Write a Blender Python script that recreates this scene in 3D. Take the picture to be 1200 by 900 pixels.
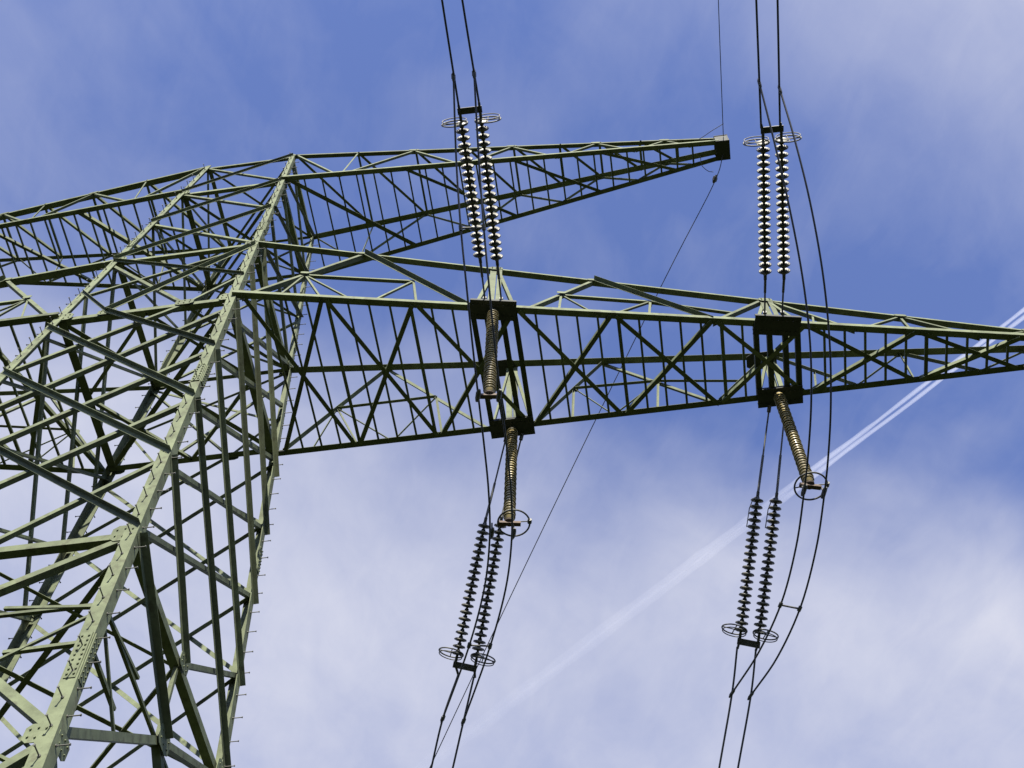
import bpy, math, random
from mathutils import Vector, Matrix
random.seed(7)
for o in list(bpy.data.objects): bpy.data.objects.remove(o)
sc = bpy.context.scene
COL = sc.collection

# ---------------------------------------------------------------- camera
cam_d = bpy.data.cameras.new('camera'); cam = bpy.data.objects.new('camera', cam_d); COL.objects.link(cam)
cam_d.sensor_width = 36; cam_d.lens = 44.748; cam_d.clip_end = 60000; cam_d.clip_start = .1
cx_ = Vector((.990, .139, .006)); cz_ = -Vector((-.073, .481, .874)).normalized()
YAW, PIT, ROL = math.radians(-8.634), math.radians(60.892), math.radians(.757)
f_ = Vector((math.sin(YAW)*math.cos(PIT), math.cos(YAW)*math.cos(PIT), math.sin(PIT)))
r_ = Vector((math.cos(YAW), -math.sin(YAW), 0)); u_ = r_.cross(f_)
R_ = math.cos(ROL)*r_ + math.sin(ROL)*u_; U_ = -math.sin(ROL)*r_ + math.cos(ROL)*u_
m = Matrix((R_, U_, -f_)).transposed().to_4x4(); m.translation = Vector((10.781, -14.172, 1.6))
cam.matrix_world = m
sc.camera = cam

# ---------------------------------------------------------------- light
SUN = Vector((.11, -.70, .70)).normalized()          # towards the sun
sd = bpy.data.lights.new('sun', 'SUN'); sd.energy = 5.0; sd.angle = math.radians(.53); sd.color = (1, .95, .83)
so = bpy.data.objects.new('sun', sd); COL.objects.link(so)
so.rotation_euler = (-SUN).to_track_quat('-Z', 'Y').to_euler(); so.location = (0, -40, 80)
sc.view_settings.view_transform = 'Standard'; sc.view_settings.look = 'None'
sc.view_settings.exposure = 1.43; sc.view_settings.gamma = 1; sc.view_settings.use_curve_mapping = False

w = bpy.data.worlds.new('World'); sc.world = w; w.use_nodes = True
nt = w.node_tree; N = nt.nodes; Lk = nt.links; N.clear()
def nd(tree, typ, **kw):
    n = tree.nodes.new(typ)
    for k, v in kw.items():
        if k == 'inp':
            for a, b in v.items(): n.inputs[a].default_value = b
        else: setattr(n, k, v)
    return n
def mth(tree, op, a, b=None, clamp=False):
    n = tree.nodes.new('ShaderNodeMath'); n.operation = op; n.use_clamp = clamp
    for i, v in enumerate((a, b)):
        if v is None: continue
        if isinstance(v, (int, float)): n.inputs[i].default_value = v
        else: tree.links.new(v, n.inputs[i])
    return n.outputs[0]
sky = nd(nt, 'ShaderNodeTexSky', sky_type='NISHITA', sun_disc=False)
sky.sun_elevation = math.asin(SUN.z); sky.sun_rotation = math.atan2(SUN.x, SUN.y)
sky.air_density = 1.0; sky.dust_density = .3; sky.ozone_density = 1.0; sky.altitude = 200
tc = nd(nt, 'ShaderNodeTexCoord'); sp = nd(nt, 'ShaderNodeSeparateXYZ'); Lk.new(tc.outputs['Generated'], sp.inputs[0])
zz = mth(nt, 'MAXIMUM', sp.outputs[2], .05)
cu = mth(nt, 'DIVIDE', sp.outputs[0], zz); cv = mth(nt, 'DIVIDE', sp.outputs[1], zz)
cb = nd(nt, 'ShaderNodeCombineXYZ'); Lk.new(cu, cb.inputs[0]); Lk.new(cv, cb.inputs[1])
def noise(scale, rot, stretch, off, detail=6, rough=.55, dist=0.0):
    mp = nd(nt, 'ShaderNodeMapping'); Lk.new(cb.outputs[0], mp.inputs[0])
    mp.inputs['Rotation'].default_value = (0, 0, -math.radians(rot)); mp2 = nd(nt, 'ShaderNodeMapping'); Lk.new(mp.outputs[0], mp2.inputs[0]); mp = mp2
    mp.inputs['Scale'].default_value = (1, stretch, 1); mp.inputs['Location'].default_value = (off, off*1.7, 0)
    n = nd(nt, 'ShaderNodeTexNoise'); Lk.new(mp.outputs[0], n.inputs['Vector'])
    n.inputs['Scale'].default_value = scale; n.inputs['Detail'].default_value = detail
    n.inputs['Roughness'].default_value = rough; n.inputs['Distortion'].default_value = dist
    return n.outputs['Fac']
def blob(u, v, ru, rv):     # soft elliptical patch of cloud in the cloud layer
    a = mth(nt, 'DIVIDE', mth(nt, 'SUBTRACT', cu, u), ru); b = mth(nt, 'DIVIDE', mth(nt, 'SUBTRACT', cv, v), rv)
    d = mth(nt, 'ADD', mth(nt, 'MULTIPLY', a, a), mth(nt, 'MULTIPLY', b, b))
    return mth(nt, 'POWER', 2.718, mth(nt, 'MULTIPLY', d, -1.0))
def addall(l):
    s = l[0]
    for x in l[1:]: s = mth(nt, 'ADD', s, x)
    return s
big = noise(2.6, 15, 1.4, 3.1, 4, .5, .3); fine = noise(5.5, 70, 1.4, 1.3, 8, .55, .35); wisp = noise(12, 116, 2.0, 5.7, 9, .60, .6)
# where the thin cloud is thick (u to the right, v away over the tower)
def W(b, k): return mth(nt, 'MULTIPLY', b, k)
sheet = nd(nt, 'ShaderNodeMapRange', interpolation_type='SMOOTHSTEP', inp={1: .47, 2: .80, 3: 0., 4: .68})
Lk.new(mth(nt, 'ADD', mth(nt, 'SUBTRACT', cv, mth(nt, 'MULTIPLY', cu, .42)), mth(nt, 'MULTIPLY', mth(nt, 'SUBTRACT', big, .5), .30)), sheet.inputs[0])
cover = addall([sheet.outputs[0],
    W(blob(.38, .88, .16, .09), .27), W(blob(-.24, .80, .20, .10), .18), W(blob(.47, .18, .22, .20), 1.0), W(blob(.24, .17, .12, .11), .36),
    W(blob(-.50, .32, .16, .16), .20), W(blob(-.42, .52, .14, .10), .16), W(blob(.06, .20, .05, .09), .16), W(blob(-.12, .30, .16, .12), .08), W(blob(-.34, .17, .14, .06), .12)])
tex = addall([W(big, .55), W(fine, 1.0), W(wisp, .42)])
tex = mth(nt, 'SUBTRACT', tex, 1.0)
cl = mth(nt, 'ADD', cover, mth(nt, 'MULTIPLY', tex, mth(nt, 'ADD', mth(nt, 'MULTIPLY', cover, .25), .40)))
cl = mth(nt, 'ADD', cl, .0, True)
tint = nd(nt, 'ShaderNodeMix', data_type='RGBA', blend_type='MULTIPLY'); tint.inputs[0].default_value = 1
Lk.new(sky.outputs[0], tint.inputs[6]); tint.inputs[7].default_value = (1.02, .97, 1.29, 1)
mx = nd(nt, 'ShaderNodeMix', data_type='RGBA'); Lk.new(cl, mx.inputs[0]); Lk.new(tint.outputs[2], mx.inputs[6])
mx.inputs[7].default_value = (3.65, 3.75, 4.45, 1)
bg = nd(nt, 'ShaderNodeBackground', inp={'Strength': .070}); Lk.new(mx.outputs[2], bg.inputs[0])
wo = nd(nt, 'ShaderNodeOutputWorld'); Lk.new(bg.outputs[0], wo.inputs[0])

# ---------------------------------------------------------------- materials
def mat(name, col, rough=.6, metal=0, var=.25, scale=3.0, col2=None, patch=.0, bump=0, coat=0, patchlo=.58, spec=.5, each=0):
    m = bpy.data.materials.new(name); m.use_nodes = True; t = m.node_tree; b = t.nodes['Principled BSDF']
    b.inputs['Specular IOR Level'].default_value = spec
    b.inputs['Roughness'].default_value = rough; b.inputs['Metallic'].default_value = metal
    tc = nd(t, 'ShaderNodeTexCoord')
    n = nd(t, 'ShaderNodeTexNoise', inp={'Scale': scale, 'Detail': 8, 'Roughness': .65}); t.links.new(tc.outputs['Object'], n.inputs['Vector'])
    r = nd(t, 'ShaderNodeValToRGB'); t.links.new(n.outputs['Fac'], r.inputs[0])
    r.color_ramp.elements[0].position = .3; r.color_ramp.elements[1].position = .7
    r.color_ramp.elements[0].color = (*[c*(1-var) for c in col], 1); r.color_ramp.elements[1].color = (*[min(1, c*(1+var)) for c in col], 1)
    out = r.outputs[0]
    if col2:
        n2 = nd(t, 'ShaderNodeTexNoise', inp={'Scale': scale*2.3, 'Detail': 6}); t.links.new(tc.outputs['Object'], n2.inputs['Vector'])
        r2 = nd(t, 'ShaderNodeValToRGB'); t.links.new(n2.outputs['Fac'], r2.inputs[0])
        r2.color_ramp.elements[0].position = patchlo; r2.color_ramp.elements[1].position = patchlo+.12
        r2.color_ramp.elements[1].color = (patch, patch, patch, 1)
        mm = nd(t, 'ShaderNodeMix', data_type='RGBA'); t.links.new(r2.outputs[0], mm.inputs[0]); t.links.new(out, mm.inputs[6])
        mm.inputs[7].default_value = (*col2, 1); out = mm.outputs[2]
    if each:            # every bar weathered a little differently
        oi = nd(t, 'ShaderNodeObjectInfo'); mr_ = nd(t, 'ShaderNodeMapRange', inp={3: 1-each, 4: 1+each}); t.links.new(oi.outputs['Random'], mr_.inputs[0])
        cmb = nd(t, 'ShaderNodeCombineXYZ')
        for k in range(3): t.links.new(mr_.outputs[0], cmb.inputs[k])
        m3 = nd(t, 'ShaderNodeMix', data_type='RGBA', blend_type='MULTIPLY'); m3.inputs[0].default_value = 1
        t.links.new(out, m3.inputs[6]); t.links.new(cmb.outputs[0], m3.inputs[7]); out = m3.outputs[2]
    t.links.new(out, b.inputs['Base Color'])
    if bump:
        bp = nd(t, 'ShaderNodeBump', inp={'Strength': bump, 'Distance': .01}); t.links.new(n.outputs['Fac'], bp.inputs['Height']); t.links.new(bp.outputs[0], b.inputs['Normal'])
    b.inputs['Coat Weight'].default_value = coat
    return m
STEEL = mat('green_painted_steel', (.098, .113, .063), .75, 0, .34, 2.2, (.048, .047, .028), .6, .15, patchlo=.56, spec=.2, each=.20)
STEEL2 = mat('shade_dark_green_steel', (.045, .052, .031), .75, 0, .25, 2.6, (.04, .04, .025), .5, .15, spec=.2)  # same green as STEEL, darkened: underside shade put into the cross beams' colour
DARK = mat('shade_dark_bracket_steel', (.030, .032, .027), .8, 0, .3, 5)  # near-black base colour carries the shade of the plates' and brackets' undersides
BOLT = mat('bolt_steel', (.07, .07, .058), .6, .3, .2, 9)
CABLE = mat('aluminium_cable', (.04, .042, .045), .6, .3, .15, 20)
FIT = mat('galvanised_fitting', (.07, .07, .064), .6, .4, .2, 12)
DISC = mat('grey_porcelain', (.085, .080, .060), .45, 0, .18, 8, coat=.0, spec=.25, each=.2)
CAPM = mat('insulator_cap', (.05, .05, .045), .5, .5, .2, 10)
BROWN = mat('tan_porcelain', (.27, .21, .085), .35, 0, .14, 4, coat=.2)
SHED = mat('grey_glazed_shed', (.21, .18, .10), .35, 0, .2, 6, coat=.15)
RUST = mat('rusty_fitting', (.07, .045, .03), .75, .2, .3, 14)
GRASS = mat('grass_ground', (.020, .026, .011), .95, 0, .35, .15, (.030, .025, .016), .7, .3, spec=0)
CONC = mat('footing_concrete', (.3, .29, .27), .9, 0, .15, 2)

# ---------------------------------------------------------------- object helpers
def wloc(o):
    v = Vector((0, 0, 0))
    while o: v += o.location; o = o.parent
    return v
def link(name, mesh, parent, world_loc):
    o = bpy.data.objects.new(name, mesh); COL.objects.link(o)
    if parent: o.parent = parent; o.location = Vector(world_loc) - wloc(parent)
    else: o.location = world_loc
    return o
def tag(o, label=None, cat=None, group=None, kind=None):
    for k, v in (('label', label), ('category', cat), ('group', group), ('kind', kind)):
        if v: o[k] = v
    return o
class MB:
    def __init__(s): s.v = []; s.f = []; s.sm = []; s.mi = []
    def add(s, vs, fs, smooth=False, mi=0):
        b = len(s.v); s.v += [Vector(x) for x in vs]
        for f in fs: s.f.append([b+i for i in f]); s.sm.append(smooth); s.mi.append(mi)
    def prism(s, P, Q, prof, A, B):
        n = len(prof); vs = [P+A*a+B*b for a, b in prof]+[Q+A*a+B*b for a, b in prof]
        fs = [(i, (i+1) % n, n+(i+1) % n, n+i) for i in range(n)]+[tuple(range(n))[::-1], tuple(range(n, 2*n))]
        s.add(vs, fs)
    def box(s, c, A, B, C):     # half-extent vectors
        c = Vector(c); vs = [c+a*A+b*B+k*C for k in (-1, 1) for b in (-1, 1) for a in (-1, 1)]
        s.add(vs, [(0, 2, 3, 1), (4, 5, 7, 6), (0, 1, 5, 4), (2, 6, 7, 3), (0, 4, 6, 2), (1, 3, 7, 5)])
    def tube(s, pts, r, n=8, closed=False):
        pts = [Vector(p) for p in pts]; m_ = len(pts); vs = []; up = None
        rs = r if isinstance(r, (list, tuple)) else [r]*m_
        for i, p in enumerate(pts):
            a = pts[(i-1) % m_] if (closed or i) else p; b = pts[(i+1) % m_] if (closed or i < m_-1) else p
            d = (b-a).normalized()
            if up is None: up = Vector((0, 0, 1)) if abs(d.z) < .9 else Vector((0, 1, 0))
            x = (up - d*up.dot(d)).normalized(); y = d.cross(x); up = x
            vs += [p+(x*math.cos(6.28318*k/n)+y*math.sin(6.28318*k/n))*rs[i] for k in range(n)]
        fs = []
        for i in range(m_ if closed else m_-1):
            j = (i+1) % m_
            fs += [(i*n+k, i*n+(k+1) % n, j*n+(k+1) % n, j*n+k) for k in range(n)]
        s.add(vs, fs, True)
        if not closed: s.add(vs[:n], [tuple(range(n))[::-1]]); s.add(vs[-n:], [tuple(range(n))])
    def lathe(s, P, d, prof, n=20, mi=0):   # prof: (distance along, radius)
        d = d.normalized(); x = d.orthogonal().normalized(); y = d.cross(x)
        vs = [P+d*h+(x*math.cos(6.28318*k/n)+y*math.sin(6.28318*k/n))*r for h, r in prof for k in range(n)]
        fs = [(i*n+k, i*n+(k+1) % n, (i+1)*n+(k+1) % n, (i+1)*n+k) for i in range(len(prof)-1) for k in range(n)]
        s.add(vs, fs, True, mi)
    def build(s, name, mats, parent=None, origin=None):
        if origin is None: origin = sum(s.v, Vector())/len(s.v)
        origin = Vector(origin); me = bpy.data.meshes.new(name)
        me.from_pydata([v-origin for v in s.v], [], s.f)
        for p, a, b in zip(me.polygons, s.sm, s.mi): p.use_smooth = a; p.material_index = b
        for mm in (mats if isinstance(mats, (list, tuple)) else [mats]): me.materials.append(mm)
        me.update()
        return link(name, me, parent, origin)
def V(*a): return Vector(a)
def empty(name, loc, parent=None):
    return link(name, None, parent, loc)

def angle(name, P, Q, w, n, parent, m=None, t=None, off=0.0, flip=1, w2=None, mode='in'):
    """rolled steel angle from P to Q: one leg lies in the face with outward normal n, the other stands inward"""
    P, Q, n = Vector(P), Vector(Q), Vector(n); d = (Q-P).normalized(); n = (n-d*n.dot(d)).normalized()
    s_ = n.cross(d)*flip; t = t or max(.008, w*.075); w2 = w2 or w
    if abs(s_.z) > .12:      # side faces: the standing leg is at the lower edge inward, or at the upper edge outward
        if (s_.z < 0) == (mode == 'in'): s_ = -s_
    prof = [(-w/2, 0), (w/2, 0), (w/2, -t), (-w/2+t, -t), (-w/2+t, -w2), (-w/2, -w2)]
    if mode == 'out': prof = [(a, -b) for a, b in prof]
    prof = [(a, b-off) for a, b in prof]
    b = MB(); b.prism(P, Q, prof, s_, n)
    return b.build(name, m or STEEL, parent, (P+Q)/2)

Z0 = 29.27                     # height of the lower crossarm's underside
H = 38.476
def hw(z): return 2.25*(1-z/H)+max(0, -13.5-z)*.055      # half width of the shaft, z counted from the lower crossarm
def LG(sx, sy, z): return V(sx*hw(z), sy*hw(z), z+Z0)
TOP = 12.66

# ---------------------------------------------------------------- ground
g = MB(); n_ = 48; S = 9000
vs = []; 
for i in range(n_+1):
    for j in range(n_+1):
        a = (i/n_*2-1); b = (j/n_*2-1); x = math.copysign(abs(a)**3, a)*S; y = math.copysign(abs(b)**3, b)*S
        r = math.hypot(x, y); z = (math.sin(x*.004+1)+math.cos(y*.0033))*min(14, max(0, r-60)*.02)
        vs.append((x, y, min(z, 20)*min(1, r/400)-.02 if r > 60 else 0))
g.add(vs, [(i*(n_+1)+j, (i+1)*(n_+1)+j, (i+1)*(n_+1)+j+1, i*(n_+1)+j+1) for i in range(n_) for j in range(n_)], True)
go = g.build('ground', GRASS, None, (0, 0, 0)); tag(go, kind='structure')

# ---------------------------------------------------------------- the pylon
PY = empty('lattice_pylon', (0, 0, 0))
tag(PY, 'tall pale green steel lattice pylon with two crossarms, seen from its foot', 'pylon')

# --- legs with their step bolts and splices
bolt_me = {}
def step_bolt(parent, P, d):
    key = tuple(round(x, 2) for x in d)
    if key not in bolt_me:
        b = MB(); D = Vector(d); b.tube([V(0, 0, 0), D*.17, D*.185], [.010, .010, .010], 6); b.tube([D*.185, D*.20], .019, 6)
        b.tube([D*.004, D*.018], .024, 6)
        me = bpy.data.meshes.new('step_bolt'); me.from_pydata(b.v, [], b.f); me.materials.append(BOLT); bolt_me[key] = me
    link('step_bolt', bolt_me[key], parent, P)
for sx in (1, -1):
    for sy in (-1, 1):
        b = MB(); zs = [-Z0, -20, -13.55, 0, 4, 9.86, TOP+.12]; wd = [.26, .26, .24, .21, .195, .17, .15]
        A = V(-sx, 0, 0); B = V(0, -sy, 0)
        def prof(ww, t): return [(0, 0), (ww, 0), (ww, t), (t, t), (t, ww), (0, ww)]
        n = 6; vv = []
        for z, ww in zip(zs, wd):
            P = LG(sx, sy, z); vv += [P+A*a+B*c for a, c in prof(ww, .022)]
        ff = [(i*n+k, i*n+(k+1) % n, (i+1)*n+(k+1) % n, (i+1)*n+k) for i in range(len(zs)-1) for k in range(n)]
        if sx*sy > 0: ff = [f[::-1] for f in ff]
        b.add(vv, ff+[tuple(range(n)), tuple(range(len(vv)-n, len(vv)))])
        leg = b.build('leg', STEEL, PY, LG(sx, sy, -Z0))
        # splice plates with rows of bolt heads
        for zs_, hh in ((-13.9, .55), (-4.4, .4), (5.3, .32)):
            P = LG(sx, sy, zs_); up = (LG(sx, sy, zs_+1)-LG(sx, sy, zs_-1)).normalized()
            s_ = MB()
            for a, nn in ((A, -B), (B, -A)):
                c = P+a*.108+nn*.012; s_.box(c, a*.088, up*hh, nn*.010)
                k = -hh+.08
                while k < hh:
                    for q in (.055, .158):
                        cc = P+a*q+nn*.022+up*k; s_.tube([cc, cc+nn*.022], .017, 6)
                    k += .115
            s_.build('splice_plate', STEEL, leg)
        k = 0; z = -16.4
        while z < TOP-.2 and k < 96:
            ww = .22 if z < 0 else .18; P = LG(sx, sy, z)
            if k % 2: step_bolt(leg, P+A*ww*.45-B*.002, tuple(-B))
            else: step_bolt(leg, P+B*ww*.45-A*.002, tuple(-A))
            k += 1; z += .302
        f_b = MB(); P = LG(sx, sy, -Z0)
        f_b.lathe(V(P.x, P.y, -.3), V(0, 0, 1), [(0, .01), (0, .62), (.62, .55), (.66, .50), (.66, .01)], 24)
        f_b.build('footing', CONC, PY)

# --- faces of the shaft
def face_pt(face, t, z):       # t in -1..1 across the face
    k = hw(z)
    return {'F': V(t*k, -k, z+Z0), 'B': V(t*k, k, z+Z0), 'R': V(k, t*k, z+Z0), 'L': V(-k, t*k, z+Z0)}[face]
NRM = {'F': V(0, -1, 0), 'B': V(0, 1, 0), 'R': V(1, 0, 0), 'L': V(-1, 0, 0)}
def gusset(parent, P, n, a, w_, h_, m=None, bolts=True, out=.016):
    n = Vector(n).normalized(); a = (Vector(a)-n*Vector(a).dot(n)).normalized(); c = n.cross(a)
    b = MB(); P = Vector(P)+n*out
    hw_, hh_ = w_/2, h_/2
    pr = [(-hw_, -hh_*.6), (-hw_*.6, -hh_), (hw_*.6, -hh_), (hw_, -hh_*.6), (hw_, hh_*.6), (hw_*.6, hh_), (-hw_*.6, hh_), (-hw_, hh_*.6)]
    b.prism(P-n*.006, P+n*.006, pr, a, c)
    if bolts:
        for x, y in ((-.6, -.4), (-.6, .4), (.6, -.4), (.6, .4), (0, -.5), (0, .5)):
            q = P+a*x*hw_+c*y*hh_; b.tube([q+n*.006, q+n*.026], .016, 6)
    return b.build('gusset_plate', m or STEEL, parent, P)
for fc in 'FRBL':
    n = NRM[fc]; F_ = empty('face_lattice', face_pt(fc, 0, -Z0), PY)
    ins = .028
    def br(t0, z0, t1, z1, w_=.12, name='diagonal_brace', layer=0, m=None, flip=1, mode='in'):
        a = face_pt(fc, t0, z0); b = face_pt(fc, t1, z1); d = (b-a).normalized()
        e = .10 if mode == 'in' else .04
        w_ = w_*.74
        a = a+d*(e if abs(t0) > .9 else 0); b = b-d*(e if abs(t1) > .9 else 0)
        return angle(name, a, b, w_, n, F_, m or STEEL, off=(ins+layer*.016) if mode == 'in' else -(.004+layer*.016), flip=flip, w2=w_*(1.05 if mode == 'in' else 1.15), mode=mode)
    hz = lambda z, w_=.15: br(-1, z, 1, z, w_, 'horizontal_brace', 2, STEEL)
    def sx2(t0, z0, t1, z1, w_=.12):        # both mirror images of a diagonal
        s0 = 1 if fc in 'FR' else 1
        br(t0, z0, t1, z1, w_, layer=0, mode='out'); br(-t0, z0, -t1, z1, w_, layer=1, flip=-1)
    if fc in 'FB':
        hz(0, .20); hz(-10.6, .20); hz(3.96, .15); hz(9.86, .15); hz(TOP, .12)
        sx2(-1, -.55, 1, -5.5, .135); sx2(-.43, 0, 1, -3.0, .12); sx2(-1, -3.0, 1, -7.9, .135)
        sx2(-1, -5.5, 1, -10.45, .135); sx2(-1, -7.9, 0, -10.6, .12)
        sx2(-.43, 0, 1, 3.75, .12); sx2(-.43, 0, -1, 1.7, .09); sx2(-1, 3.9, 1, 1.4, .09)
    else:
        hz(0, .27); hz(-10.6, .22); hz(3.96, .24); hz(9.86, .22); hz(TOP, .17)
        for a, c in ((4.3, -1.1), (2.2, -3.4), (-.3, -5.8), (-3.1, -8.25), (-5.5, -10.45)): sx2(-1, a, 1, c, .135)
        sx2(-1, -7.9, 0, -10.6, .135)
    sx2(-1, 3.96, 1, 7.05, .11); sx2(-1, 7.05, 1, 9.86, .10); sx2(-1, 9.86, 1, TOP, .09)
    # lower, wider panel and its secondary bracing
    for s_ in (-1, 1):
        fl = 1 if s_ < 0 else -1
        br(s_, -10.6, 0, -12.45, .17, layer=0, mode='out' if s_ < 0 else 'in'); br(0, -12.45, s_, -15.6, .19, layer=1)
        br(s_, -12.6, .42*s_, -12.35, .075, 'secondary_brace', 2); br(s_, -12.6, .47*s_, -13.9, .06, 'secondary_brace', 2)
        br(s_, -13.45, .55*s_, -13.5, .085, 'secondary_brace', 2); br(s_, -12.5, .02*s_, -12.5, .075, 'secondary_brace', 3)
        br(s_, -15.6, 0, -19.2, .17, layer=1, flip=fl); br(0, -19.2, s_, -23.5, .19, layer=1, flip=fl)
        br(s_, -23.5, 0, -Z0+2.2, .17, layer=1, flip=fl); br(0, -23.4, s_, -Z0+.5, .16, layer=0, flip=fl)
    br(0, -10.6, 0, -12.45, .10, 'secondary_brace', 3)
    br(-1, -23.4, 1, -23.4, .16, 'horizontal_brace', 2)
    tg = NRM['R'] if fc in 'FB' else NRM['F']
    gusset(F_, face_pt(fc, 0, -10.6), n, tg, .42, .30); gusset(F_, face_pt(fc, 0, -12.45), n, tg, .50, .40)
    for s_ in (-1, 1):
        gusset(F_, face_pt(fc, s_*.92, -10.6), n, tg, .44, .42, out=-.008)
        gusset(F_, face_pt(fc, s_*.92, -15.6), n, tg, .36, .34, out=-.008)
        gusset(F_, face_pt(fc, s_*.90, 3.96), n, tg, .34, .26, out=-.008)
        gusset(F_, face_pt(fc, s_*.90, 9.86), n, tg, .30, .24, out=-.008)
        if fc in 'FB': gusset(F_, face_pt(fc, s_*.43, .02), n, tg, .46, .26, out=-.012); gusset(F_, face_pt(fc, s_*.90, .02), n, tg, .40, .34, out=-.008)
# --- horizontal frames inside the shaft
for z, w_ in ((-10.6, .11), (0, .13), (3.96, .10), (7.05, .08), (9.86, .10), (TOP, .08)):
    PB = empty('plan_bracing', (0, 0, z+Z0), PY); k = hw(z)-.12
    for i, (a, b) in enumerate((((-1, -1), (1, 1)), ((-1, 1), (1, -1)))):
        angle('diagonal_brace', V(a[0]*k, a[1]*k, z+Z0-.03-i*.02), V(b[0]*k, b[1]*k, z+Z0-.03-i*.02), w_, (0, 0, -1), PB)
    if z in (-10.6, 0):
        q = [V(0, -k, z+Z0-.08), V(k, 0, z+Z0-.08), V(0, k, z+Z0-.08), V(-k, 0, z+Z0-.08)]
        for i in range(4): angle('tie_bar', q[i], q[(i+1) % 4], w_*.7, (0, 0, -1), PB)

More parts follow.
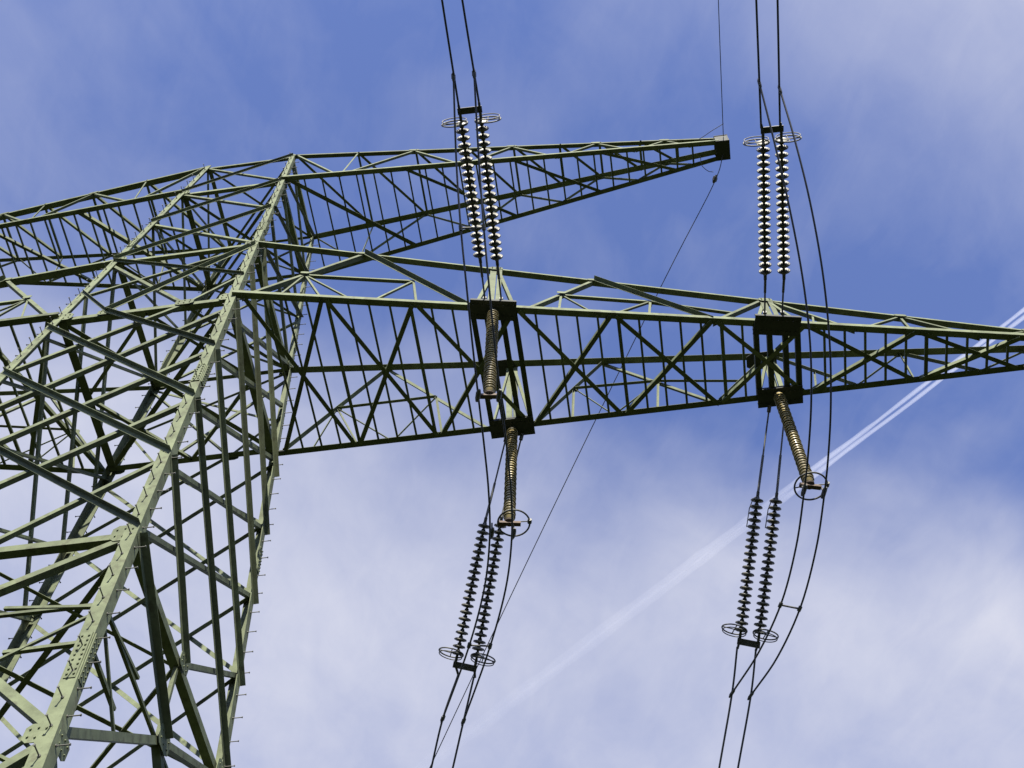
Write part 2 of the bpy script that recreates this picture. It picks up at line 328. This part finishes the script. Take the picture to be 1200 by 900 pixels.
# --- crossarms. X(...) turns the right-hand arm into the left-hand one by half a turn about the shaft
def arm_builder(side):
    sg = side
    def X(p): p = Vector(p); return V(p.x*sg, p.y*sg, p.z+Z0)
    def XN(n): n = Vector(n); return V(n.x*sg, n.y*sg, n.z)
    return X, XN
def ln(P, Q, x):
    P, Q = Vector(P), Vector(Q); return P+(Q-P)*((x-P.x)/(Q.x-P.x))
CLAMPX = []
def lower_arm(side):
    X, XN = arm_builder(side)
    CA = empty('crossarm', X((2.25, 0, 0)), PY)
    tag(CA)
    bA = lambda x: ln((2.25, -2.25, 0), (24.0, 2.078, 0), x); bB = lambda x: ln((2.25, 2.27, 0), (24.0, 2.30, 0), x)
    tA = lambda x: ln((2.018, -2.018, 3.96), (24.0, 2.14, .16), x); tB = lambda x: ln((2.018, 2.018, 3.96), (24.0, 2.24, .16), x)
    dn = XN((0, 0, -1)); fA = XN((.19, -1, .18)); fB = XN((0, 1, .05))
    def M(name, P, Q, w_, n, m=None, off=0., flip=1, w2=None, mode='in'): return angle(name, X(P), X(Q), w_, n, CA, m, off=off, flip=flip, w2=w2, mode=mode)
    # chords: the flat leg is the underside, the other stands up along the outer face
    for fn, fl in ((bA, 1), (bB, -1)):
        fl2 = fl
        b = M('bottom_chord', fn(2.15), fn(24.0), .165, dn, flip=-fl2, w2=.115)
    M('top_chord', tA(1.95), tA(24.0), .09, fA, w2=.15); M('top_chord', tB(1.95), tB(24.0), .10, fB, w2=.20)
    # crossed bracing of the underside
    xs = [2.35, 4.32, 6.45, 8.85, 11.15, 13.55, 15.75, 18.43, 20.94, 23.6]
    for a, b in zip(xs, xs[1:]):
        M('underside_brace', bA(a+.06), bB(b-.06), .11, dn, off=-.03); M('underside_brace', bB(a+.06), bA(b-.06), .11, dn, off=-.045, flip=-1)
    # closely set rungs
    x = 2.9
    while x < 23.7:
        if not (7.65 < x < 9.0 or 14.35 < x < 15.75):
            near = min(abs(x-q) for q in xs) < .26
            M('rung', bA(x), bB(x), .085 if near else .055, dn, off=-.012, w2=.05)
        x += .492
    # attachment beams between the two bottom chords
    for c in (8.30, 15.05):
        for dx in (-.50, -.18, .20, .50):
            M('cross_beam', bA(c+dx)+V(0, 0, -.0), bB(c+dx), .13, dn, STEEL2, off=-.004, w2=.16)
        for fn, wy in ((bA, .26), (bB, .26)):
            P = X(fn(c)); ex = XN((1, .19 if fn is bA else 0, 0)).normalized(); ey = XN((-ex.y*sg_(side), ex.x*sg_(side), 0)) if False else V(-ex.y, ex.x, 0)
            b = MB(); b.box(P+V(0, 0, -.055), ex*.56, ey*wy, V(0, 0, .012)); b.box(P+V(0, 0, .10), ex*.54, ey*.02-0*ex, V(0, 0, .14))
            b.box(P+ey*.20+V(0, 0, .03), ex*.55, ey*.015, V(0, 0, .072)); b.box(P-ey*.20+V(0, 0, .03), ex*.55, ey*.015, V(0, 0, .072))
            for i in range(9):
                q = P+ex*(-.48+i*.12)
                for s_ in (-.14, .14): b.tube([q+ey*s_+V(0, 0, -.067), q+ey*s_+V(0, 0, -.10)], .022, 6)
            b.build('attachment_plate', DARK, CA, P)
        # posts that carry the top chords over the attachments
        for top, bot, n in ((tA, bA, fA), (tB, bB, fB)):
            T = top(c); B_ = bot(c)
            M('post', T+V(-.07, 0, 0), B_+V(-.07, 0, .10), .16, n, flip=1, w2=.07); M('post', T+V(.10, 0, 0), B_+V(.10, 0, .10), .12, n, flip=-1, w2=.07)
            for s_ in (-.50, .50): M('post_strut', T+V(s_*.10, 0, -.05), B_+V(s_, 0, .09), .085, n, flip=1 if s_ > 0 else -1)
            gusset(CA, X(T), n, XN((1, 0, 0)), .34, .26, out=.012)
        # plate at the back upper chord
        gusset(CA, X(tB(c-.08)+V(-.1, 0, -.03)), dn, XN((1, 0, 0)), .78 if c > 10 else .62, .50, DARK, out=.05)
    # zigzag of the two side faces with their secondary bars
    for top, bot, n, fl in ((tA, bA, fA, 1), (tB, bB, fB, -1)):
        def lp(P, Q, t): return P+(Q-P)*t
        A0, T1, A1 = bot(2.35), top(4.83), bot(7.72)
        A2, T2, A3, T3 = bot(8.93), top(10.77), bot(13.5), top(14.95)
        T3b, A4, T4, A5, T5, A6 = top(15.2), bot(16.95), top(18.30), bot(19.95), top(21.3), bot(22.8)
        for a, b, w_ in ((A0, T1, .12), (T1, A1, .15), (A2, T2, .11), (T2, A3, .14), (A3, T3, .11), (T3b, A4, .10), (A4, T4, .06), (T4, A5, .10), (A5, T5, .06), (T5, A6, .08)):
            M('side_brace', a, b, w_*(.8 if w_ < .13 else .55), n, off=.014 if w_ < .13 else -.004, w2=w_*(1.1 if w_ < .13 else .85), mode='in' if w_ < .13 else 'out')
        m1, m2, m3, m4 = lp(A0, T1, .5), lp(T1, A1, .5), lp(A2, T2, .55), lp(T2, A3, .5); m5 = lp(A3, T3, .45)
        sec = [(m1, bot(3.15), .05), (m1, bot(4.30), .05), (m1, bot(5.15), .045), (m1, m2, .085), (m2, bot(5.30), .055), (m2, bot(6.50), .06),
               (m3, bot(9.85), .06), (m3, bot(10.85), .04), (m3, m4, .085), (m4, bot(10.95), .055), (m4, bot(12.0), .06), (m4, m5, .075),
               (lp(T3b, A4, .5), bot(15.95), .05), (T4, bot(18.35), .06)]
        for a, b, w_ in sec: M('secondary_bar', a, b, w_, n, off=.03, flip=fl)
        for P in (T1, T2, top(15.05), T4, T5): gusset(CA, X(P), n, XN((1, 0, 0)), .30, .16, bolts=False, out=.010)
        for P in (m1, m3): gusset(CA, X(P), n, XN((1, 0, 0)), .22, .16, bolts=False, out=.022)
    # top plane bracing
    for i, (a, b) in enumerate(((2.1, 4.83), (4.83, 8.2), (8.4, 10.77), (10.77, 15.0), (15.2, 18.3), (18.3, 21.3))):
        if i in (0,): continue
    gusset(CA, X((24.0, 2.19, .05)), XN((1, 0, 0)), (0, 1, 0), .5, .5, DARK)
    return CA
def sg_(s): return s
def upper_arm(side):
    X, XN = arm_builder(side)
    CA = empty('crossarm', X((1.67, 0, 9.86)), PY)
    bA = lambda x: ln((1.674, -1.674, 9.86), (15.3, -.26, 11.98), x); bB = lambda x: ln((1.674, 1.674, 9.86), (15.3, .26, 11.98), x)
    tA = lambda x: ln((1.51, -1.51, TOP), (15.4, -.26, 12.42), x); tB = lambda x: ln((1.51, 1.51, TOP), (15.4, .26, 12.42), x)
    dn = XN((.15, 0, -1)); fA = XN((.10, -1, 0)); fB = XN((.10, 1, 0)); up = XN((0, 0, 1))
    def M(name, P, Q, w_, n, m=None, off=0., flip=1, w2=None, mode='in'): return angle(name, X(P), X(Q), w_, n, CA, m, off=off, flip=flip, w2=w2, mode=mode)
    M('bottom_chord', bA(1.6), bA(15.3), .15, dn, flip=-1, w2=.085); M('bottom_chord', bB(1.6), bB(15.3), .15, dn, flip=1, w2=.085)
    M('top_chord', tA(1.45), tA(15.4), .075, fA, w2=.13); M('top_chord', tB(1.45), tB(15.4), .09, fB, w2=.19)
    for a, b in ((1.75, 5.25), (5.35, 8.6), (8.7, 11.4), (11.5, 13.9)): M('underside_brace', bA(a), bB(b), .13 if a < 3 else .10, dn, off=-.03)
    x = 2.25
    while x < 14.7:
        M('rung', bA(x), bB(x), .05, dn, off=-.012, w2=.045); x += .53
    tx = [1.55, 3.6, 5.5, 7.2, 8.7, 10.2, 11.5, 12.8, 14.0]
    for a, b in zip(tx, tx[1:]):
        M('top_brace', tA(a), tB(b), .085, dn, off=-.02); M('top_rung', tA(b), tB(b), .07, dn, off=-.04, w2=.05)
    for top, bot, n, fl in ((tA, bA, fA, 1), (tB, bB, fB, -1)):
        q = [top(1.6), bot(3.3), top(5.45), bot(7.15), top(8.65), bot(10.1), top(11.4), bot(12.6), top(13.6), bot(14.4)]
        for i, (a, b) in enumerate(zip(q, q[1:])): M('side_brace', a, b, .055, n, off=.012, flip=fl, w2=.08)
        for k in (2, 4, 6, 8): gusset(CA, X(q[k]), n, XN((1, 0, 0)), .34, .12, bolts=False, out=.008)
        M('secondary_bar', top(3.6), bot(3.35), .05, n, off=.022)
        M('secondary_bar', top(7.2), bot(7.1), .05, n, off=.022)
    b = MB(); c = X((15.42, 0, 12.2)); ex = XN((1, 0, 0)); ey = XN((0, 1, 0))
    b.box(c+V(0, 0, .27), ex*.22, ey*.33, V(0, 0, .012)); b.box(c-V(0, 0, .27), ex*.22, ey*.33, V(0, 0, .012))
    b.box(c+ex*.2, ex*.012, ey*.32, V(0, 0, .258)); b.box(c-ey*.30, ex*.21, ey*.012, V(0, 0, .258)); b.box(c+ey*.30, ex*.21, ey*.012, V(0, 0, .258))
    b.build('tip_bracket', DARK, CA, c)
for s_ in (1, -1):
    lower_arm(s_); upper_arm(s_)

# ---------------------------------------------------------------- cables
def spline(pts, per=8):
    pts = [Vector(p) for p in pts]; P = [pts[0]*2-pts[1]]+pts+[pts[-1]*2-pts[-2]]; out = []
    for i in range(1, len(P)-2):
        a, b, c, d = P[i-1:i+3]
        for k in range(per):
            t = k/per; out.append(.5*((2*b)+(c-a)*t+(2*a-5*b+4*c-d)*t*t+(3*b-a-3*c+d)*t**3))
    return out+[pts[-1]]
def smooth(pts, it=3):
    pts = [Vector(p) for p in pts]
    for _ in range(it): pts = [pts[0]]+[(a+2*b+c)/4 for a, b, c in zip(pts, pts[1:], pts[2:])]+[pts[-1]]
    return pts
def clamp_mb(P, d, L=.13, r=.055):
    b = MB(); d = Vector(d).normalized(); b.tube([Vector(P)-d*L, Vector(P)-d*L*.6, Vector(P)+d*L*.6, Vector(P)+d*L], [r*.5, r, r, r*.5], 8)
    s = d.orthogonal().normalized(); b.box(P, d*L*.45, s*r*1.5, d.cross(s)*r*.5)
    return b
def cable(name, pts, r, label, group=None, per=6, cat='cable'):
    b = MB(); b.tube(spline(pts, per), r, 8); o = b.build(name, CABLE, None, Vector(pts[0])); tag(o, label, cat, group); return o
def far(P, Q, L):      # carries the line on beyond Q with the sag of a long span
    d = (Q-P).normalized(); h = V(d.x, d.y, 0).normalized(); s = d.z/math.hypot(d.x, d.y)
    return [Q+h*x+V(0, 0, s*x-.5*(-1)*x*x/700*0) for x in (L*.1, L*.3, L*.6, L)]
G1 = 'power lines running off the crossarm'
def conductor(pts, label, L, grad=.06):
    pts = [Vector(p) for p in pts]; d = pts[-1]-pts[-2]; h = V(d.x, d.y, 0).normalized(); s = d.z/math.hypot(d.x, d.y)
    e = pts[-1]; ext = []
    for x in (L*.05, L*.15, L*.3, L*.55, L): ext.append(e+h*x+V(0, 0, s*x*(1-.5*x/L) if s < 0 else s*x))
    return cable('conductor', pts+ext, .024, label, G1, cat='power line')
# towards the camera and over it (rising slightly), pair by pair
conductor([(8.27, -6.02, 29.32), (8.28, -8.40, 29.37), (8.29, -10.45, 29.50), (8.33, -17.14, 30.3)], 'left wire of the pair rising from the strings nearer the tower', 120)
conductor([(8.73, -6.02, 29.32), (8.71, -8.34, 29.37), (8.71, -10.39, 29.50), (8.76, -17.08, 30.3)], 'right wire of the pair rising from the strings nearer the tower', 120)
conductor([(14.90, -4.65, 29.32), (14.93, -7.48, 29.37), (14.98, -9.52, 29.50), (15.2, -16.15, 30.3)], 'left wire of the pair rising from the strings nearer the arm tip', 120)
conductor([(15.32, -4.64, 29.32), (15.38, -7.41, 29.37), (15.44, -9.46, 29.50), (15.7, -16.08, 30.3)], 'right wire of the pair rising from the strings nearer the arm tip', 120)
# away on the other side (falling)
def fall(P0, P1, P2): return [P0, P1, P2]
conductor([(6.57, 5.82, 24.27), (6.13, 6.48, 23.57), (5.73, 7.38, 22.85)], 'left wire falling below the hanging strings nearer the tower', 26)
conductor([(6.92, 5.94, 24.27), (6.59, 6.63, 23.57), (6.21, 7.48, 22.85)], 'right wire falling below the hanging strings nearer the tower', 26)
conductor([(13.06, 5.86, 24.27), (12.80, 6.59, 23.57), (12.32, 7.65, 22.52)], 'left wire falling below the hanging strings nearer the arm tip', 26)
conductor([(13.48, 6.0, 24.27), (13.22, 6.72, 23.57), (12.74, 7.70, 22.52)], 'right wire falling below the hanging strings nearer the arm tip', 26)
# jumper loops under the arm
J1a = [(8.26, -6.74, 29.32), (8.10, -5.10, 28.07), (8.10, -4.10, 26.87), (8.13, -3.25, 26.0), (8.10, -2.22, 25.37), (8.08, -1.16, 24.97), (8.04, 0.09, 24.82), (7.97, 1.23, 24.82), (7.84, 2.44, 24.80), (7.56, 3.58, 24.50), (7.07, 4.78, 24.10), (6.13, 6.48, 23.57)]
J1b = [(8.72, -6.74, 29.32), (8.60, -5.02, 28.07), (8.59, -4.05, 26.87), (8.60, -3.21, 26.0), (8.56, -2.15, 25.37), (8.54, -1.10, 24.97), (8.52, 0.16, 24.82), (8.46, 1.30, 24.82), (8.33, 2.50, 24.80), (8.04, 3.65, 24.50), (7.54, 4.84, 24.10), (6.59, 6.63, 23.57)]
J2a = [(14.91, -5.67, 29.32), (15.0, -4.75, 28.27), (15.11, -3.62, 27.17), (15.18, -2.26, 26.10), (15.17, -1.20, 25.47), (15.08, 0.02, 25.07), (14.93, 1.28, 24.87), (14.78, 2.15, 24.80), (14.58, 3.41, 24.57), (14.17, 4.67, 24.20), (13.50, 5.80, 23.83), (12.80, 6.59, 23.57)]
J2b = [(15.35, -5.47, 29.32), (15.45, -4.73, 28.27), (15.55, -3.70, 27.17), (15.60, -2.41, 26.10), (15.57, -1.14, 25.47), (15.49, 0.08, 25.07), (15.36, 1.40, 24.87), (15.22, 2.30, 24.80), (15.02, 3.47, 24.57), (14.60, 4.85, 24.20), (13.90, 6.05, 23.83), (13.22, 6.72, 23.57)]
GJ = 'jumper cables looped under the crossarm'
def jumper(pts, label, spacer_to=None, sp_at=()):
    pts = smooth(pts, 1); o = cable('jumper_cable', pts, .022, label, GJ, cat='jumper cable')
    for i in (0, -1):
        d = Vector(pts[1])-Vector(pts[0]) if i == 0 else Vector(pts[-1])-Vector(pts[-2])
        clamp_mb(pts[i], d, .13, .034).build('clamp', FIT, o)
    if spacer_to:
        q = smooth(spacer_to, 1)
        for t in sp_at:
            i = int(t); f = t-i; a = pts[i]+(pts[i+1]-pts[i])*f; c = q[i]+(q[i+1]-q[i])*f
            b = MB(); b.tube([a, c], .022, 6); e = (pts[i+1]-pts[i]).normalized()
            for P in (a, c): b.tube([P-e*.06, P+e*.06], .045, 8)
            b.build('spacer', FIT, o)
    return o
jumper(J1a, 'left loop cable passing below the arm nearer the tower', J1b, (2.0, 10.0-.05)); jumper(J1b, 'right loop cable passing below the arm nearer the tower')
jumper(J2a, 'left of two cables bowing out past the arm near its tip', J2b, (9.05,)); jumper(J2b, 'rightmost cable bowing out past the arm near its tip')
# earth wires at the upper arm's tip
e1 = cable('earth_wire', [(15.50, -.33, 41.6), (15.60, -4.69, 41.57), (15.72, -7.63, 41.75), (16.2, -17.85, 42.4), (17, -60, 46), (18, -120, 54)], .013, 'thin wire rising straight from the upper arm tip', cat='earth wire')
e2 = cable('earth_wire', [(15.42, .10, 41.2), (14.95, .9, 40.55), (12.90, 3.29, 38.59), (8.46, 8.46, 33.71), (4.34, 13.30, 28.92), (-1.5, 20.6, 22.5), (-5, 25, 19)], .014, 'thin wire slanting down from the upper arm tip past the lower arm', cat='earth wire')
l1 = MB(); l1.tube(spline([(14.72, -.38, 41.5), (14.9, -.47, 41.50), (15.15, -.60, 41.52), (15.53, -.75, 41.6)], 5), .011, 6); l1.build('bonding_loop', CABLE, e1)
l2 = MB(); l2.tube(spline([(14.68, .10, 41.2), (14.68, .32, 40.97), (14.86, .52, 40.90), (15.02, .55, 40.83)], 5), .011, 6); l2.build('bonding_loop', CABLE, e2)
clamp_mb((15.04, .74, 40.68), (-.6, .9, -.7), .14, .06).build('clamp', FIT, e2)

# ---------------------------------------------------------------- insulators
def disc_mb(d, r=.145, s=.17):
    b = MB(); D = d
    b.lathe(-D*s*.5, D, [(0, .02), (0, .035), (s*.06, .05), (s*.40, .052), (s*.46, .065)], 12, 1)      # cap
    b.lathe(-D*s*.5, D, [(s*.30, .05), (s*.33, r*.55), (s*.42, r*.88), (s*.56, r), (s*.66, r*.99), (s*.70, r*.93), (s*.64, r*.80), (s*.78, r*.70), (s*.66, r*.55), (s*.80, r*.42), (s*.66, .04)], 24, 0)
    b.lathe(-D*s*.5, D, [(s*.64, .03), (s*1.02, .03)], 8, 1)
    return b
def ring_mb(c, n, side, R, off, sy=.78):
    """racket-shaped grading ring: an oval tube round the string end, with its bracket"""
    n = Vector(n).normalized(); side = Vector(side); side = (side-n*side.dot(n)).normalized(); t = n.cross(side); c = Vector(c)
    b = MB(); cc = c+side*off
    b.tube([cc+side*R*math.cos(a)+t*R*sy*math.sin(a) for a in [6.28318*k/36 for k in range(36)]], .017, 8, True)
    b.tube([cc+n*.07+side*R*.94*math.cos(a)+t*R*.94*sy*math.sin(a) for a in [6.28318*k/36 for k in range(36)]], .012, 8, True)
    b.tube([c-t*.0+side*(off-R), c, c+side*(off+R)], .013, 6); b.tube([cc-t*R*sy, cc+t*R*sy], .013, 6)
    return b
def tension_set(A0s, starts, ends, out_pts, label, ring_n, horns=False):
    """two disc strings side by side, with link rods at the arm end and a yoke at the line end"""
    root = empty('tension_insulator_set', sum((Vector(a) for a in A0s), Vector())/2)
    tag(root, label, 'insulator', 'double insulator strings holding the power lines')
    for i in (0, 1):
        A, S_, E_ = Vector(A0s[i]), Vector(starts[i]), Vector(ends[i]); d = (E_-S_).normalized(); L = (E_-S_).length
        core = MB(); core.tube([S_-d*.12, S_], .04, 8); core.tube([S_, E_], .024, 8); core.tube([E_, E_+d*.16], .035, 8)
        st = core.build('insulator_string', CAPM, root, S_)
        rod = MB(); e = (S_-A); rod.tube([A, A+e*.55], .022, 8); rod.tube([A+e*.55, S_-d*.1], .032, 8); rod.tube([A-e*.02, A+e*.05], .05, 8); rod.build('link_rod', FIT, root)
        if horns:
            hb = MB(); sx_ = (Vector(starts[1])-Vector(starts[0])).normalized(); hb.tube([S_-d*.02, S_-sx_*.10+d*.05, S_-sx_*.16+d*.30, S_-sx_*.17+d*.75], .012, 6); hb.build('arcing_horn', FIT, st)
        n = 20; s = L/n; me = None
        for k in range(n):
            c = S_+d*(s*(k+.5))
            if me is None:
                b = disc_mb(d, .152, s); o = b.build('insulator_disc', [DISC, CAPM], st, (0, 0, 0)); o.location = c-wloc(st); me = o.data
            else: link('insulator_disc', me, st, c)
        ring_mb(E_-d*.05, ring_n or d, (ends[i]-Vector(ends[1-i])), .29, .15).build('grading_ring', FIT, st)
    E0, E1 = Vector(ends[0]), Vector(ends[1]); d = (E0-Vector(starts[0])).normalized(); x = (E1-E0).normalized(); nn = d.cross(x).normalized(); x = nn.cross(d)
    c = (E0+E1)/2+d*.21; h = (E1-E0).length/2
    b = MB(); b.prism(c-nn*.012, c+nn*.012, [(-h-.05, -.075), (h+.05, -.075), (h+.05, .075), (-h-.05, .075)], x, d)
    for s_ in (-1, 1):
        b.tube([c+x*s_*h-nn*.05, c+x*s_*h+nn*.05], .03, 8); b.tube([c+x*s_*h, out_pts[0 if s_ < 0 else 1]], .03, 8)
    b.build('yoke_plate', CAPM, root, c)
    return root
v = lambda *a: Vector(a)
tension_set([v(8.13, -1.25, 29.45), v(8.52, -1.18, 29.45)], [v(8.19, -2.40, 29.28), v(8.58, -2.28, 29.28)], [v(8.27, -5.74, 29.31), v(8.72, -5.74, 29.31)],
            [v(8.27, -6.10, 29.32), v(8.73, -6.10, 29.32)], 'upper double string beside the tower, in front of the top arm', None)
tension_set([v(14.80, .05, 29.45), v(15.22, .10, 29.45)], [v(14.83, -1.05, 29.28), v(15.27, -1.0, 29.28)], [v(14.93, -4.38, 29.31), v(15.34, -4.38, 29.31)],
            [v(14.90, -4.75, 29.32), v(15.33, -4.72, 29.32)], 'upper double string right of the upper arm tip, clear against the sky', None)
tension_set([v(8.12, 2.48, 29.10), v(8.52, 2.48, 29.10)], [v(7.50, 3.40, 26.80), v(7.88, 3.44, 26.80)], [v(6.58, 5.48, 24.50), v(7.02, 5.62, 24.50)],
            [v(6.57, 5.84, 24.25), v(6.94, 5.96, 24.25)], 'lower double string hanging down beside the slanting earth wire', (-.25, .35, -.9))
tension_set([v(14.75, 2.5, 29.10), v(15.15, 2.5, 29.10)], [v(14.04, 3.53, 26.80), v(14.48, 3.62, 26.80)], [v(13.18, 5.66, 24.50), v(13.60, 5.78, 24.50)],
            [v(13.06, 5.90, 24.25), v(13.47, 6.02, 24.25)], 'lower double string hanging down left of the bowed cables near the arm tip', (-.25, .35, -.9), True)

def post_insulator(T, L, lean, label, ring, clamps, bar):
    T = Vector(T); d = (V(0, 0, -1)+Vector(lean)).normalized()
    root = empty('jumper_insulator', T); tag(root, label, 'insulator', 'ribbed insulators hanging under the crossarm')
    b = MB(); b.lathe(T+d*.1, d, [(0, .03), (0, .112), (L-.02, .112), (L, .03)], 24, 0); h = .06; k = 0
    while h < L-.12:
        r = .146 if k % 2 == 0 else .139
        b.lathe(T+d*.1, d, [(h, .110), (h+.030, r-.012), (h+.042, r), (h+.050, r-.004), (h+.046, r-.03), (h+.034, .12), (h+.036, .110)], 28, 1); h += .105; k += 1
    b.build('ribbed_body', [BROWN, SHED], root, T)
    c1 = MB(); c1.lathe(T-d*.15, d, [(0, .02), (0, .09), (.28, .11), (.30, .02)], 14); c1.build('top_fitting', FIT, root)
    E_ = T+d*(L+.12); x = (Vector(clamps[1])-Vector(clamps[0])).normalized()
    c2 = MB(); c2.lathe(E_-d*.12, d, [(0, .02), (0, .10), (.14, .11), (.15, .02)], 14); c2.build('end_cap', RUST, root)
    c3 = MB(); c3.box(E_+d*.05, x*bar, d*.035, d.cross(x).normalized()*.05); c3.build('carrier_bar', RUST, root)
    for c in clamps:
        q = MB(); c = Vector(c); q.tube([E_+d*.05+x*((c-E_).dot(x)), c], .020, 6)
        q.tube([c-V(.05, -.14, .0), c-V(.02, -.07, 0), c+V(.02, -.07, 0), c+V(.05, -.14, .0)], [.03, .055, .055, .03], 8)
        q.build('cable_clamp', FIT, root)
    if ring:
        r = MB(); cc = E_+Vector(ring); r.tube([cc+V(.36*math.cos(a), .36*math.sin(a), 0) for a in [6.28318*k/48 for k in range(48)]], .021, 8, True)
        r.tube([cc+V(-.36, 0, 0), E_, cc+V(.36, 0, 0)], .014, 6); r.tube([cc+V(.35, .05, 0), cc+V(.37, -.05, 0)], .05, 8)
        r.build('grading_ring', FIT, root)
    return root
post_insulator((8.30, -1.02, 29.20), 3.95, (0, 0, 0), 'ribbed insulator in front of the lower arm, nearer the tower', None, [(8.08, -1.14, 24.95), (8.52, -1.08, 24.95)], .24)
post_insulator((8.30, 2.30, 29.20), 3.95, (-.01, 0, 0), 'ribbed insulator with a ring, just below the lower arm beside the tower', (.10, .02, -.02), [(7.86, 2.34, 24.84), (8.34, 2.42, 24.84)], .26)
post_insulator((15.0, 2.20, 29.20), 3.95, (-.005, 0, 0), 'ribbed insulator with a ring, hanging towards the right below the arm near its tip', (.02, .02, -.02), [(14.80, 2.12, 24.84), (15.23, 2.24, 24.84)], .24)

# ---------------------------------------------------------------- vapour trails far above
CT = bpy.data.materials.new('vapour'); CT.use_nodes = True; t = CT.node_tree; t.nodes.clear()
o_ = nd(t, 'ShaderNodeOutputMaterial'); tr = nd(t, 'ShaderNodeBsdfTransparent'); tl = nd(t, 'ShaderNodeBsdfTranslucent', inp={'Color': (1, 1, 1, 1)})
ms = nd(t, 'ShaderNodeMixShader'); t.links.new(tr.outputs[0], ms.inputs[1]); t.links.new(tl.outputs[0], ms.inputs[2]); t.links.new(ms.outputs[0], o_.inputs[0])
tcc = nd(t, 'ShaderNodeTexCoord'); s3 = nd(t, 'ShaderNodeSeparateXYZ'); t.links.new(tcc.outputs['Object'], s3.inputs[0])
nz = nd(t, 'ShaderNodeTexNoise', inp={'Scale': .0016, 'Detail': 5}); t.links.new(tcc.outputs['Object'], nz.inputs['Vector'])
lw = nd(t, 'ShaderNodeLayerWeight', inp={'Blend': .5})
soft = mth(t, 'POWER', mth(t, 'SUBTRACT', 1.0, lw.outputs['Facing'], True), 1.6)
mr = nd(t, 'ShaderNodeValToRGB'); t.links.new(mth(t, 'MULTIPLY', s3.outputs[0], -1/6000., True), mr.inputs[0])
cr = mr.color_ramp; cr.interpolation = 'B_SPLINE'
for i_, (p_, v_) in enumerate(((0, .15), (.27, .11), (.36, .026), (.60, .022), (.85, .010), (1, .003))):
    e_ = cr.elements[i_] if i_ < 2 else cr.elements.new(p_); e_.position = p_; e_.color = (v_, v_, v_, 1)
al = mth(t, 'MULTIPLY', mth(t, 'MULTIPLY', soft, mr.outputs[0]), mth(t, 'ADD', nz.outputs['Fac'], .45)); t.links.new(al, ms.inputs[0])
P0 = V(4800, 3720, 9000); P1 = V(3318, 4876, 9000); P2 = V(-1676, 8675, 9000); P3 = V(-6500, 12350, 9000)
ct = MB(); d = (P2-P1).normalized(); sd_ = d.cross(V(0, 0, 1))
rr = random.Random(3)
for s_ in (-1, 1):
    pts = []; rs = []
    for k in range(110):
        q = P0+(P3-P0)*(k/109); grow = min(1, max(0, (3318-q.x)/5000))
        pts.append(q+sd_*s_*(25+6*grow)+V(0, 0, 6*math.sin(k*.7+s_))); rs.append((17+6*grow+20*min(1, max(0, grow*2.5-.6)))*(1+.20*rr.uniform(-1, 1)))
    ct.tube(pts, rs, 16)
co = ct.build('contrail', CT, None, P1)
tag(co, 'white double vapour trail crossing the sky behind the arm tip', 'contrail', kind='stuff')
co.visible_shadow = True
sc.cycles.transparent_max_bounces = 24 if hasattr(sc, 'cycles') else 8
